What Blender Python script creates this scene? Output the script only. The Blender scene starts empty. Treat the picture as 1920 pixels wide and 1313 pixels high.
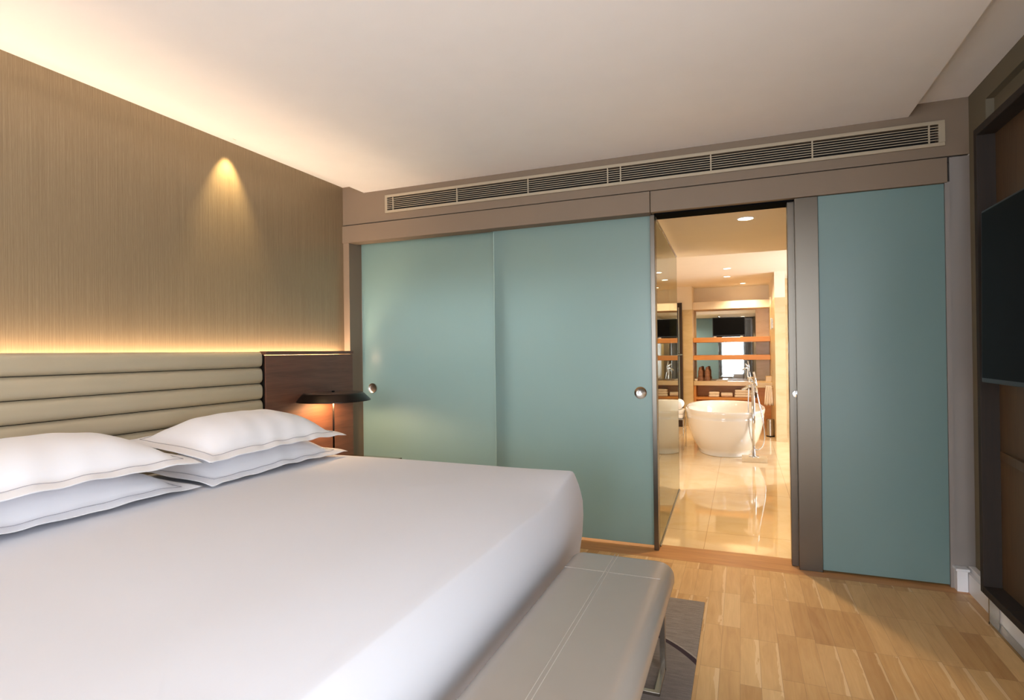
import bpy, bmesh, math, random
from mathutils import Vector, Matrix
random.seed(7)
sc = bpy.context.scene
COL = sc.collection
PI = math.pi

# ------------------------------------------------------------------ camera
cd = bpy.data.cameras.new('camera'); cam = bpy.data.objects.new('camera', cd); COL.objects.link(cam)
cd.sensor_width = 36; cd.lens = 36 * 1073 / 1920; cd.clip_start = 0.05; cd.clip_end = 60
_r = Vector((0.9279, 0.3726, -0.0129)).normalized()
_f = Vector((-0.3726, 0.9280, 0.0038)); _f = (_f - _r * _f.dot(_r)).normalized()
_u = _r.cross(_f)
M = Matrix((( _r.x, _u.x, -_f.x), (_r.y, _u.y, -_f.y), (_r.z, _u.z, -_f.z))).to_4x4()
M.translation = Vector((2.95, -3.75, 1.3))
cam.matrix_world = M
sc.camera = cam

# ------------------------------------------------------------------ view, world
sc.view_settings.view_transform = 'Standard'; sc.view_settings.look = 'None'
sc.view_settings.gamma = 1; sc.view_settings.use_curve_mapping = False
sc.view_settings.exposure = 0.26
w = bpy.data.worlds.new('world'); sc.world = w; w.use_nodes = True
w.node_tree.nodes['Background'].inputs[0].default_value = (0.80, 0.90, 1.0, 1)
w.node_tree.nodes['Background'].inputs[1].default_value = 1.0
try:
    sc.cycles.max_bounces = 10; sc.cycles.diffuse_bounces = 6; sc.cycles.glossy_bounces = 6
    sc.cycles.transparent_max_bounces = 16; sc.cycles.caustics_reflective = True
    sc.cycles.sample_clamp_indirect = 6; sc.cycles.blur_glossy = 0.2
except Exception: pass

def area(name, loc, direction, sx, sy, power, color, spread=180):
    l = bpy.data.lights.new(name, 'AREA'); l.shape = 'RECTANGLE'; l.size = sx; l.size_y = sy
    l.energy = power; l.color = color; l.spread = math.radians(spread)
    o = bpy.data.objects.new(name, l); COL.objects.link(o); o.location = loc
    o.rotation_euler = Vector(direction).to_track_quat('-Z', 'Y').to_euler(); return o
def spot(name, loc, direction, power, color, deg, blend=0.3, radius=0.03):
    l = bpy.data.lights.new(name, 'SPOT'); l.energy = power; l.color = color
    l.spot_size = math.radians(deg); l.spot_blend = blend; l.shadow_soft_size = radius
    o = bpy.data.objects.new(name, l); COL.objects.link(o); o.location = loc
    o.rotation_euler = Vector(direction).to_track_quat('-Z', 'Y').to_euler(); return o
WARM = (1.0, 0.66, 0.36); WARM2 = (1.0, 0.74, 0.45); DAY = (0.82, 0.90, 1.0)
# daylight entering the bedroom window behind the camera
area('bedroom_window_daylight', (2.2, -7.28, 1.40), (0, 1, 0.0), 1.6, 2.1, 118, (0.80, 0.89, 1.0))
area('side_window_daylight', (4.07, -4.05, 1.22), (-1, 0, 0.0), 1.9, 2.2, 24, (0.80, 0.89, 1.0))
# daylight entering the bathroom window
area('bathroom_window_daylight', (5.13, 4.0, 1.35), (-1, 0, 0), 1.9, 1.5, 45, DAY)

# ------------------------------------------------------------------ node helpers
def lin(h):
    h = h.lstrip('#'); c = [int(h[i:i+2], 16) / 255 for i in (0, 2, 4)]
    return tuple(((x / 12.92) if x <= 0.04045 else ((x + 0.055) / 1.055) ** 2.4) for x in c) + (1,)
class NT:
    def __init__(s, name):
        s.m = bpy.data.materials.new(name); s.m.use_nodes = True
        s.t = s.m.node_tree; s.b = s.t.nodes['Principled BSDF']; s.out = s.t.nodes['Material Output']
    def n(s, kind, **k):
        x = s.t.nodes.new(kind)
        for a, v in k.items(): setattr(x, a, v)
        return x
    def l(s, a, b): s.t.links.new(a, b)
    def set(s, x, i, v):
        if hasattr(v, 'is_output') : s.l(v, x.inputs[i])
        else: x.inputs[i].default_value = v
    def math(s, op, a, b=0.0, c=0.0):
        x = s.n('ShaderNodeMath', operation=op); s.set(x, 0, a); s.set(x, 1, b); s.set(x, 2, c); return x.outputs[0]
    def coord(s):
        if not hasattr(s, 'co'): s.co = s.n('ShaderNodeTexCoord').outputs['Object']
        return s.co
    def xyz(s):
        x = s.n('ShaderNodeSeparateXYZ'); s.l(s.coord(), x.inputs[0]); return x.outputs
    def comb(s, a, b, c=0.0):
        x = s.n('ShaderNodeCombineXYZ'); s.set(x, 0, a); s.set(x, 1, b); s.set(x, 2, c); return x.outputs[0]
    def mapped(s, scale, loc=(0, 0, 0)):
        x = s.n('ShaderNodeMapping'); s.l(s.coord(), x.inputs[0]); x.inputs['Scale'].default_value = scale
        x.inputs['Location'].default_value = loc; return x.outputs[0]
    def noise(s, vec, scale=1.0, detail=2.0, rough=0.5, dist=0.0):
        x = s.n('ShaderNodeTexNoise'); s.l(vec, x.inputs['Vector']); x.inputs['Scale'].default_value = scale
        x.inputs['Detail'].default_value = detail; x.inputs['Roughness'].default_value = rough
        x.inputs['Distortion'].default_value = dist; return x.outputs[0]
    def ramp(s, f, stops):
        x = s.n('ShaderNodeValToRGB'); s.l(f, x.inputs[0]); e = x.color_ramp.elements
        while len(e) > 1: e.remove(e[-1])
        e[0].position = stops[0][0]; e[0].color = stops[0][1]
        for p, c in stops[1:]:
            q = e.new(p); q.color = c
        return x.outputs[0]
    def mix(s, f, a, b, blend='MIX'):
        x = s.n('ShaderNodeMix', data_type='RGBA', blend_type=blend)
        s.set(x, 0, f); s.set(x, 6, a); s.set(x, 7, b); return x.outputs[2]
    def bump(s, h, strength=0.2, dist=0.01):
        x = s.n('ShaderNodeBump'); s.l(h, x.inputs['Height']); x.inputs['Strength'].default_value = strength
        x.inputs['Distance'].default_value = dist; s.l(x.outputs[0], s.b.inputs['Normal'])
    def p(s, **k):
        for a, v in k.items(): s.set(s.b, a.replace('_', ' '), v)
        return s
def plain(name, col, rough=0.5, metal=0.0, noise=0.04, coat=0.0, nscale=6.0, spec=0.5):
    t = NT(name); c = lin(col)
    f = t.noise(t.coord(), nscale, 3)
    d = tuple(x * (1 - noise) for x in c[:3]) + (1,); u = tuple(min(1, x * (1 + noise)) for x in c[:3]) + (1,)
    t.l(t.ramp(f, [(0.3, d), (0.7, u)]), t.b.inputs['Base Color'])
    t.p(Roughness=rough, Metallic=metal); t.b.inputs['Coat Weight'].default_value = coat
    t.b.inputs['Specular IOR Level'].default_value = spec
    return t.m
def emis(name, col, strength):
    t = NT(name); t.p(Base_Color=(0.8, 0.8, 0.8, 1)); t.b.inputs['Emission Color'].default_value = col
    t.b.inputs['Emission Strength'].default_value = strength; return t.m
def wood(name, dark, light, axis='z', rough=0.4, sc_=1.0, coat=0.0):
    t = NT(name)
    s = {'x': (1.2, 14, 14), 'y': (14, 1.2, 14), 'z': (14, 14, 1.2)}[axis]
    v = t.mapped(tuple(a * sc_ for a in s))
    f = t.noise(v, 1.0, 5, 0.6, 1.2)
    s2 = {'x': (6, 160, 160), 'y': (160, 6, 160), 'z': (160, 160, 6)}[axis]
    g = t.noise(t.mapped(s2), 1.0, 2)
    a = t.ramp(f, [(0.25, lin(dark)), (0.75, lin(light))])
    t.l(t.mix(0.35, a, t.ramp(g, [(0.3, lin(dark)), (0.7, lin(light))])), t.b.inputs['Base Color'])
    t.p(Roughness=rough); t.b.inputs['Coat Weight'].default_value = coat; t.b.inputs['Coat Roughness'].default_value = 0.3
    t.bump(g, 0.08, 0.002)
    return t.m

# ------------------------------------------------------------------ materials
MT = {}
MT['ceiling'] = plain('ceiling_paint', 'F4F2F1', 0.85, noise=0.01)
MT['taupe'] = plain('taupe_painted_panel', '7B6A58', 0.6, noise=0.015)
MT['gap_shade'] = plain('shadow_gap', '2A241F', 0.8)  # dark colour put in for the shade in the header gaps
MT['rwall'] = plain('right_wall_paint', '6E6552', 0.7, noise=0.02)
MT['greige'] = plain('grey_wall_paint', '87807B', 0.6, noise=0.02)
MT['white_trim'] = plain('white_trim_paint', 'DDDDE0', 0.35, noise=0.01)
MT['black'] = plain('black_track', '07090D', 0.95, spec=0.05)
MT['grille'] = plain('vent_beige_metal', 'A89B85', 0.5, 0.1, noise=0.02)
MT['vent_shade'] = plain('vent_cavity_shade', '15110D', 0.9)  # near-black colour stands in for shade inside the vent
MT['mirror'] = plain('mirror_silver', 'E6E8E6', 0.02, 1.0, noise=0.0)
MT['chrome'] = plain('chrome', 'DADCE0', 0.08, 1.0, noise=0.01)
MT['screen'] = plain('tv_screen', '08080A', 0.45, 0.0, noise=0.0, spec=0.05)
MT['tvbezel'] = plain('tv_bezel', '22262B', 0.35, 0.3)
MT['porcelain'] = plain('white_acrylic', 'DDD7CE', 0.12, coat=0.6, noise=0.005)
MT['towel'] = plain('white_towel', 'F2EDE6', 0.95, nscale=90, noise=0.08)
MT['cream_towel'] = plain('cream_towel', 'EBDDCB', 0.95, nscale=90, noise=0.08)
MT['plinthstone'] = plain('plinth_stone', 'CDB58E', 0.3, nscale=30)
MT['shade'] = plain('bronze_lacquer', '503C33', 0.5, 0.1, noise=0.05, coat=0.3)
MT['darkbronze'] = plain('dark_bronze_metal', '2B2421', 0.32, 0.75, noise=0.06)
MT['benchstitch'] = plain('pale_bench_stitching', 'BAB1A8', 0.6)
MT['stitch'] = plain('grey_stitching', 'B2AFB5', 0.8)
MT['bathceil'] = plain('bathroom_ceiling_paint', 'EADFCF', 0.85, noise=0.01)
MT['ribbed'] = wood('brown_woven_wicker', '5A3A28', 'B0846A', 'x', 0.6, 3.0)
MT['walnut'] = wood('walnut_veneer', '4A2C1F', '734B38', 'y', 0.42, 1.0, 0.15)
MT['darkoak'] = wood('dark_oak_frame', '150E08', '2A1B0F', 'z', 0.75)
MT['oakback'] = wood('oak_back_panel', '3E2E1F', '5E4730', 'z', 0.5, 0.5)
MT['shelfwood'] = wood('orange_shelf_wood', 'BE7A34', 'D69A52', 'x', 0.35)
MT['doorwood'] = wood('dark_door_wood', '20130D', '3B2418', 'z', 0.35)
MT['led'] = emis('led_strip_light', (1.0, 0.70, 0.45, 1), 88)
MT['lens'] = emis('downlight_lens', (1.0, 0.86, 0.66, 1), 9)
MT['sheer'] = emis('daylit_sheer_curtain', (0.86, 0.93, 1.0, 1), 3.0)
MT['drape'] = plain('grey_drape', '6E675F', 0.9)

def frosted():
    t = NT('frosted_teal_glass')
    f = t.noise(t.mapped((2, 2, 1.2)), 1.0, 2)
    t.l(t.ramp(f, [(0.3, lin('7C9894')), (0.7, lin('809C98'))]), t.b.inputs['Base Color'])
    t.p(Roughness=0.5); t.b.inputs['Coat Weight'].default_value = 0.8; t.b.inputs['Coat Roughness'].default_value = 0.26
    t.b.inputs['Specular IOR Level'].default_value = 0.6
    tr = t.n('ShaderNodeBsdfTranslucent'); tr.inputs['Color'].default_value = lin('D2EBF2')
    mx = t.n('ShaderNodeMixShader'); mx.inputs[0].default_value = 0.35
    t.l(t.b.outputs[0], mx.inputs[1]); t.l(tr.outputs[0], mx.inputs[2]); t.l(mx.outputs[0], t.out.inputs['Surface'])
    return t.m
MT['frost'] = frosted()
def brushed(name, col, rough=0.28, axis='z'):
    t = NT(name)
    s = {'z': (400, 400, 3), 'x': (3, 400, 400), 'y': (400, 3, 400)}[axis]
    f = t.noise(t.mapped(s), 1.0, 2)
    t.p(Base_Color=lin(col), Metallic=1.0)
    t.l(t.ramp(f, [(0.2, (rough,) * 3 + (1,)), (0.8, (rough,) * 3 + (1,))]), t.b.inputs['Roughness'])
    t.b.inputs['Anisotropic'].default_value = 0.4
    return t.m
MT['steel'] = brushed('brushed_stainless', '6B645B', 0.30)
MT['nickel'] = brushed('brushed_nickel_bar', 'B3ABA0', 0.25)
def spun():
    t = NT('spun_steel_handle'); t.p(Base_Color=lin('C9C6C2'), Metallic=1.0, Roughness=0.25)
    t.b.inputs['Anisotropic'].default_value = 0.8
    tg = t.n('ShaderNodeTangent', direction_type='RADIAL', axis='Y'); t.l(tg.outputs[0], t.b.inputs['Tangent'])
    return t.m
MT['spun'] = spun()
def wallpaper():
    t = NT('textured_wallpaper')
    a = t.noise(t.mapped((1, 190, 1.6)), 1.0, 1, 0.5)
    b = t.noise(t.mapped((1, 520, 14)), 1.0, 2, 0.6)
    h = t.math('ADD', t.math('MULTIPLY', a, 0.5), t.math('MULTIPLY', b, 0.5))
    t.l(t.ramp(h, [(0.32, lin('86745A')), (0.5, lin('917F64')), (0.68, lin('9E8C70'))]), t.b.inputs['Base Color'])
    t.p(Metallic=0.3)
    t.l(t.ramp(h, [(0.35, (0.42,) * 3 + (1,)), (0.65, (0.30,) * 3 + (1,))]), t.b.inputs['Roughness'])
    t.bump(h, 0.25, 0.002)
    return t.m
MT['wallpaper'] = wallpaper()
def leather(name, col, rough, nsc=350, st=0.08, coat=0.0):
    t = NT(name); f = t.noise(t.coord(), nsc, 3)
    g = t.noise(t.coord(), 5, 2); c = lin(col)
    t.l(t.ramp(g, [(0.3, tuple(x * .96 for x in c[:3]) + (1,)), (0.7, c)]), t.b.inputs['Base Color'])
    t.p(Roughness=rough); t.bump(f, st, 0.001); t.b.inputs['Coat Weight'].default_value = coat
    return t.m
MT['leather'] = leather('taupe_headboard_leather', 'B5A88F', 0.42)
MT['bench'] = leather('silver_grey_leather', 'A1988F', 0.26, st=0.05, coat=0.1)
def linen(name, col):
    t = NT(name); v = t.mapped((1, 1, 1))
    f = t.noise(v, 2.2, 3); wv = t.n('ShaderNodeTexWave', wave_type='BANDS', bands_direction='X')
    t.l(v, wv.inputs[0]); wv.inputs['Scale'].default_value = 40; wv.inputs['Distortion'].default_value = 0.6
    t.p(Base_Color=lin(col), Roughness=0.8)
    t.b.inputs['Sheen Weight'].default_value = 0.15
    h = t.math('ADD', t.math('MULTIPLY', f, 0.9), t.math('MULTIPLY', wv.outputs[1], 0.006))
    t.bump(h, 0.25, 0.02)
    return t.m
MT['cotton'] = linen('white_cotton_duvet', 'D6D6DC'); MT['cottonp'] = linen('white_cotton_pillowcase', 'EDECF0')
def parquet():
    t = NT('oak_parquet'); X, Y, Z = t.xyz()
    W = 0.077; L = 0.39
    u = t.math('DIVIDE', X, W); ci = t.math('FLOOR', u)
    grp = t.math('FLOOR', t.math('DIVIDE', ci, 2.0))
    wn = t.n('ShaderNodeTexWhiteNoise', noise_dimensions='1D'); t.l(grp, wn.inputs['W'])
    off = t.math('MULTIPLY', wn.outputs['Value'], 0.28)
    v = t.math('ADD', t.math('DIVIDE', t.math('ADD', Y, 0.10), L), off); ri = t.math('FLOOR', v)
    wc = t.n('ShaderNodeTexWhiteNoise', noise_dimensions='2D'); t.l(t.comb(ci, ri), wc.inputs['Vector'])
    cell = wc.outputs['Value']
    gv = t.comb(t.math('MULTIPLY', X, 22.0), t.math('ADD', t.math('MULTIPLY', Y, 2.6), t.math('MULTIPLY', cell, 40.0)), t.math('MULTIPLY', cell, 17.0))
    g = t.noise(gv, 1.0, 4, 0.55, 1.6)
    gv2 = t.comb(t.math('MULTIPLY', X, 190.0), t.math('MULTIPLY', Y, 7.0), cell)
    g2 = t.noise(gv2, 1.0, 2)
    base = t.ramp(cell, [(0.0, lin('A97B48')), (0.3, lin('C79C64')), (0.7, lin('D8B07A')), (0.93, lin('DDB67D')), (1.0, lin('EACB98'))])
    gr = t.ramp(g, [(0.25, lin('AC7C42')), (0.5, lin('CFA264')), (0.8, lin('E4BE84'))])
    c = t.mix(0.4, base, gr)
    c = t.mix(t.math('MULTIPLY', g2, 0.25), c, lin('9A6E42'))
    # sapwood streak along some strips
    fr = t.math('FRACT', u)
    sw = t.math('GREATER_THAN', t.math('ADD', fr, t.math('MULTIPLY', t.math('SUBTRACT', g, 0.5), 0.7)), 0.86)
    wn3 = t.n('ShaderNodeTexWhiteNoise', noise_dimensions='2D'); t.l(t.comb(t.math('ADD', ci, 31.0), ri), wn3.inputs['Vector'])
    sw = t.math('MULTIPLY', sw, t.math('GREATER_THAN', wn3.outputs['Value'], 0.70))
    c = t.mix(t.math('MULTIPLY', sw, 0.42), c, lin('F0D8AC'))
    # knots
    vo = t.n('ShaderNodeTexVoronoi', feature='F1'); t.l(t.mapped((3.2, 2.4, 1)), vo.inputs['Vector'])
    kn = t.math('LESS_THAN', vo.outputs['Distance'], 0.025)
    c = t.mix(t.math('MULTIPLY', kn, 0.6), c, lin('5E3C20'))
    fy = t.math('FRACT', v)
    jx = t.math('LESS_THAN', fr, 0.018); jy = t.math('LESS_THAN', fy, 0.005)
    j = t.math('MAXIMUM', jx, jy)
    # border board running along the glass wall
    bd = t.math('GREATER_THAN', Y, -0.085)
    gb = t.noise(t.comb(t.math('MULTIPLY', X, 2.5), t.math('MULTIPLY', Y, 30.0), 3.0), 1.0, 4, 0.5, 1.0)
    c = t.mix(t.math('MULTIPLY', j, 0.45), c, lin('6A4726'))
    c = t.mix(bd, c, t.ramp(gb, [(0.3, lin('A9743F')), (0.7, lin('C48E55'))]))
    bj = t.math('LESS_THAN', t.math('ABSOLUTE', t.math('ADD', Y, 0.085)), 0.0015)
    c = t.mix(t.math('MULTIPLY', bj, 0.5), c, lin('6A4726'))
    t.l(c, t.b.inputs['Base Color'])
    t.p(Roughness=0.5); t.b.inputs['Coat Weight'].default_value = 0.15; t.b.inputs['Coat Roughness'].default_value = 0.25
    t.bump(t.math('SUBTRACT', 1.0, j), 0.25, 0.001)
    return t.m
MT['parquet'] = parquet()
def marble(name, base, vein, tx, ty, rough, joints=True, off=(0, 0)):
    t = NT(name); X, Y, Z = t.xyz()
    f = t.noise(t.mapped((1.5, 1.5, 4)), 1.6, 6, 0.6, 1.0)
    c = t.ramp(f, [(0.3, lin(vein)), (0.55, lin(base)), (0.8, lin(base))])
    if joints:
        fx = t.math('FRACT', t.math('DIVIDE', t.math('SUBTRACT', X, off[0]), tx)); fy = t.math('FRACT', t.math('DIVIDE', t.math('SUBTRACT', Y, off[1]), ty))
        j = t.math('MAXIMUM', t.math('LESS_THAN', fx, 0.006), t.math('LESS_THAN', fy, 0.004))
        c = t.mix(t.math('MULTIPLY', j, 0.6), c, lin('9C7850'))
    t.l(c, t.b.inputs['Base Color']); t.p(Roughness=rough)
    t.b.inputs['Specular IOR Level'].default_value = 0.8
    return t.m
MT['bathfloor'] = marble('polished_cream_tile', 'E4CBA4', 'DDBF92', 0.62, 1.24, 0.035, off=(2.70, 0.55))
MT['stonewall'] = marble('cream_stone_wall', 'D3BC90', 'C4AA78', 1, 1, 0.35, joints=False)
MT['counter'] = marble('honed_stone_counter', 'CDB58A', 'C2A678', 1, 1, 0.25, joints=False)
def rugmat():
    t = NT('grey_wool_rug'); X, Y, Z = t.xyz()
    a = t.noise(t.mapped((12, 90, 1)), 1.0, 4, 0.7); b = t.noise(t.coord(), 260, 2)
    def dist(cx, cy):
        return t.math('SQRT', t.math('ADD', t.math('POWER', t.math('SUBTRACT', X, cx), 2.0), t.math('POWER', t.math('SUBTRACT', Y, cy), 2.0)))
    h = t.math('ADD', t.math('MULTIPLY', a, 0.7), t.math('MULTIPLY', b, 0.3))
    c = t.ramp(h, [(0.3, lin('6F6660')), (0.7, lin('A1968E'))])
    d1 = dist(2.22, -1.68); d2 = dist(2.195, -1.69)
    ins = t.math('LESS_THAN', d1, 0.675)
    c = t.mix(t.math('MULTIPLY', ins, 0.30), c, lin('5E534C'))
    cres = t.math('MULTIPLY', t.math('LESS_THAN', d1, 0.685), t.math('GREATER_THAN', d2, 0.685))
    ln = t.math('LESS_THAN', t.math('ABSOLUTE', t.math('SUBTRACT', d1, 0.690)), 0.004)
    c = t.mix(cres, c, lin('35242C')); c = t.mix(t.math('MULTIPLY', ln, 0.5), c, lin('B5A9A0'))
    t.l(c, t.b.inputs['Base Color']); t.p(Roughness=0.95); t.bump(h, 0.6, 0.004)
    return t.m
MT['rug'] = rugmat()
def glassmat():
    t = NT('clear_partition_glass')
    g = t.n('ShaderNodeBsdfGlossy'); g.inputs['Roughness'].default_value = 0.0; g.inputs['Color'].default_value = (0.93, 0.95, 0.86, 1)
    tr = t.n('ShaderNodeBsdfTransparent'); tr.inputs['Color'].default_value = (0.80, 0.84, 0.70, 1)
    fr = t.n('ShaderNodeFresnel'); fr.inputs['IOR'].default_value = 1.65
    mx = t.n('ShaderNodeMixShader'); t.l(fr.outputs[0], mx.inputs[0]); t.l(tr.outputs[0], mx.inputs[1]); t.l(g.outputs[0], mx.inputs[2])
    t.l(mx.outputs[0], t.out.inputs['Surface']); return t.m
MT['glass'] = glassmat()
MT['glassbright'] = plain('pale_green_polished_glass_edge', 'B4CFC6', 0.2, coat=0.5)
MT['glassedge'] = plain('green_glass_edge', '4B4A36', 0.2, coat=0.5)
def bronzeglass():
    t = NT('bronze_glass_top'); t.p(Base_Color=lin('5A4429'), Roughness=0.08, Metallic=0.35); t.b.inputs['Coat Weight'].default_value = 1.0
    return t.m
MT['bronzeglass'] = bronzeglass()

# ------------------------------------------------------------------ mesh helpers
class MB:
    def __init__(s): s.bm = bmesh.new()
    def merge(s, b):
        me = bpy.data.meshes.new('t'); b.to_mesh(me); b.free(); s.bm.from_mesh(me); bpy.data.meshes.remove(me); return s
    def box(s, x0, x1, y0, y1, z0, z1, bev=0.0, seg=2, rot=None, piv=None):
        b = bmesh.new(); bmesh.ops.create_cube(b, size=1)
        bmesh.ops.scale(b, vec=(abs(x1 - x0), abs(y1 - y0), abs(z1 - z0)), verts=b.verts)
        if bev: bmesh.ops.bevel(b, geom=list(b.edges), offset=bev, segments=seg, affect='EDGES', profile=0.5)
        c = Vector(((x0 + x1) / 2, (y0 + y1) / 2, (z0 + z1) / 2))
        bmesh.ops.translate(b, vec=c, verts=b.verts)
        if rot is not None: bmesh.ops.rotate(b, cent=piv or c, matrix=rot, verts=b.verts)
        return s.merge(b)
    def lathe(s, prof, c, n=48, axis='z', closed_ends=True):
        b = bmesh.new(); rings = []
        for r, h in prof:
            ring = []
            for k in range(n):
                a = 2 * PI * k / n
                if axis == 'z': p = (c[0] + r * math.cos(a), c[1] + r * math.sin(a), c[2] + h)
                elif axis == 'y': p = (c[0] + r * math.cos(a), c[1] + h, c[2] + r * math.sin(a))
                else: p = (c[0] + h, c[1] + r * math.cos(a), c[2] + r * math.sin(a))
                ring.append(b.verts.new(p))
            rings.append(ring)
        for i in range(len(rings) - 1):
            for k in range(n):
                b.faces.new((rings[i][k], rings[i][(k + 1) % n], rings[i + 1][(k + 1) % n], rings[i + 1][k]))
        if closed_ends: b.faces.new(rings[0]); b.faces.new(rings[-1])
        bmesh.ops.recalc_face_normals(b, faces=b.faces); return s.merge(b)
    def loops(s, loops, cap0=True, cap1=True):
        b = bmesh.new(); rings = [[b.verts.new(p) for p in L] for L in loops]; n = len(rings[0])
        for i in range(len(rings) - 1):
            for k in range(n):
                b.faces.new((rings[i][k], rings[i][(k + 1) % n], rings[i + 1][(k + 1) % n], rings[i + 1][k]))
        if cap0: b.faces.new(rings[0])
        if cap1: b.faces.new(rings[-1])
        bmesh.ops.recalc_face_normals(b, faces=b.faces); return s.merge(b)
    def tube(s, pts, r, n=12, closed=False):
        pts = [Vector(p) for p in pts]; b = bmesh.new(); rings = []; m = len(pts)
        up = Vector((0, 0, 1))
        for i, p in enumerate(pts):
            if closed: d = pts[(i + 1) % m] - pts[i - 1]
            else: d = pts[min(i + 1, m - 1)] - pts[max(i - 1, 0)]
            d.normalize()
            a = d.cross(up)
            if a.length < 1e-3: a = d.cross(Vector((0, 1, 0)))
            a.normalize(); c = d.cross(a).normalized(); up = -c if i else up
            if i: up = c.cross(d) if False else up
            rr = r[i] if isinstance(r, (list, tuple)) else r
            rings.append([b.verts.new(p + (a * math.cos(2 * PI * k / n) + c * math.sin(2 * PI * k / n)) * rr) for k in range(n)])
        # align rings to avoid twist
        out = [rings[0]]
        for q in rings[1:]:
            pr = out[-1]; best = min(range(n), key=lambda s_: sum((q[(k + s_) % n].co - pr[k].co).length for k in (0, n // 3)))
            out.append([q[(k + best) % n] for k in range(n)])
        rings = out
        for i in range(len(rings) - 1):
            for k in range(n):
                b.faces.new((rings[i][k], rings[i][(k + 1) % n], rings[i + 1][(k + 1) % n], rings[i + 1][k]))
        if closed:
            q = rings[0]; pr = rings[-1]; best = min(range(n), key=lambda s_: sum((q[(k + s_) % n].co - pr[k].co).length for k in (0, n // 3)))
            q = [q[(k + best) % n] for k in range(n)]
            for k in range(n): b.faces.new((pr[k], pr[(k + 1) % n], q[(k + 1) % n], q[k]))
        else: b.faces.new(rings[0]); b.faces.new(rings[-1])
        bmesh.ops.recalc_face_normals(b, faces=b.faces); return s.merge(b)
    def build(s, name, mat, parent=None, smooth=False, subsurf=0, autosmooth=None):
        me = bpy.data.meshes.new(name)
        if parent is not None:
            bmesh.ops.translate(s.bm, vec=-wloc(parent), verts=s.bm.verts)
        s.bm.to_mesh(me); s.bm.free(); me.materials.append(MT[mat] if isinstance(mat, str) else mat)
        o = bpy.data.objects.new(name, me); COL.objects.link(o)
        if parent is not None: o.parent = parent
        if smooth or autosmooth:
            for p in me.polygons: p.use_smooth = True
            if autosmooth: me.set_sharp_from_angle(angle=math.radians(autosmooth))
        if subsurf:
            m = o.modifiers.new('s', 'SUBSURF'); m.levels = subsurf; m.render_levels = subsurf
        return o
def wloc(o):
    v = Vector((0, 0, 0))
    while o is not None: v += o.location; o = o.parent
    return v
def thing(name, loc, label, cat, group=None):
    o = bpy.data.objects.new(name, None); COL.objects.link(o); o.location = loc; o.empty_display_size = 0.1
    return tag(o, label, cat, group)
def tag(o, label, cat, group=None):
    o['label'] = label; o['category'] = cat
    if group: o['group'] = group
    return o
def struct(o, label=None):
    o['kind'] = 'structure'
    if label: o['label'] = label
    return o
def B(*a, **k): return MB().box(*a, **k)
def rr_loop(x0, x1, y0, y1, r, z, n=6):
    pts = []
    for cx, cy, a0 in ((x1 - r, y1 - r, 0), (x0 + r, y1 - r, 90), (x0 + r, y0 + r, 180), (x1 - r, y0 + r, 270)):
        for k in range(n + 1):
            a = math.radians(a0 + 90 * k / n); pts.append((cx + r * math.cos(a), cy + r * math.sin(a), z))
    return pts

XR = 4.092; YB = -7.4
# ================================================================== BEDROOM SHELL
struct(B(-0.1, 4.3, YB - .1, 0.175, -0.1, 0.0).build('floor', 'parquet'), 'light oak parquet floor of the bedroom')
struct(B(-0.1, 0.0, YB, 0.16, 0.0, 2.75).build('wall_left', 'wallpaper'), 'headboard wall with vertically textured taupe wallpaper')
struct(B(-0.1, 4.3, YB, 0.0, 2.635, 2.75).build('ceiling', 'ceiling'), 'raised border of the bedroom ceiling')
struct(B(0.205, 3.82, YB, -0.002, 2.57, 2.634).build('ceiling_panel', 'ceiling'), 'large lowered white ceiling panel above the bed')
# right wall: shallow niche above the media unit
m = MB(); m.box(4.127, 4.3, -3.05, 0.0, 0, 2.635); m.box(XR, 4.127, -0.227, 0.0, 0, 2.635); m.box(XR, 4.127, -3.05, -0.227, 2.53, 2.635)
m.box(XR, 4.127, -3.05, -2.40, 0, 2.53); m.box(XR, 4.3, -5.05, -3.05, 0, .08); m.box(XR, 4.3, -5.05, -3.05, 2.36, 2.635); m.box(XR, 4.3, YB, -5.05, 0, 2.635)
struct(m.build('wall_right', 'rwall'), 'olive grey wall on the right behind the media unit')
# wall behind the camera with a window
m = MB(); m.box(0, 1.35, YB - .1, YB, 0, 2.635); m.box(3.05, 4.3, YB - .1, YB, 0, 2.635)
m.box(1.35, 3.05, YB - .1, YB, 0, .3); m.box(1.35, 3.05, YB - .1, YB, 2.45, 2.635)
struct(m.build('wall_rear', 'greige'))
struct(B(1.35, 3.05, YB - .09, YB - .05, .3, 2.45).build('window_1', 'sheer'))
for (a, b_) in ((0.25, .9), (2.3, 2.62), (3.35, 3.95)):
    pass
struct(B(4.15, 4.19, -5.05, -3.05, .08, 2.36).build('window_3', 'sheer'))
def drape(x0, x1, y, z0, z1):
    n = 60; L1 = []; L2 = []
    for k in range(n + 1):
        x = x0 + (x1 - x0) * k / n; yy = y + 0.03 * math.sin(k * 1.1)
        L1.append((x, yy))
    loop = L1 + [(x, yy + .012) for x, yy in reversed(L1)]
    return MB().loops([[(x, yy, z0) for x, yy in loop], [(x, yy, z1) for x, yy in loop]])
for i, (a, b_) in enumerate(((1.0, 1.45), (2.98, 3.5))):
    tag(drape(a, b_, YB + .06, 0.02, 2.5).build('drape', 'drape', smooth=False), 'grey drape beside the bedroom window, ' + ('toward the headboard wall' if i == 0 else 'toward the media unit wall'), 'curtain', 'bedroom window drapes')

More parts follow.
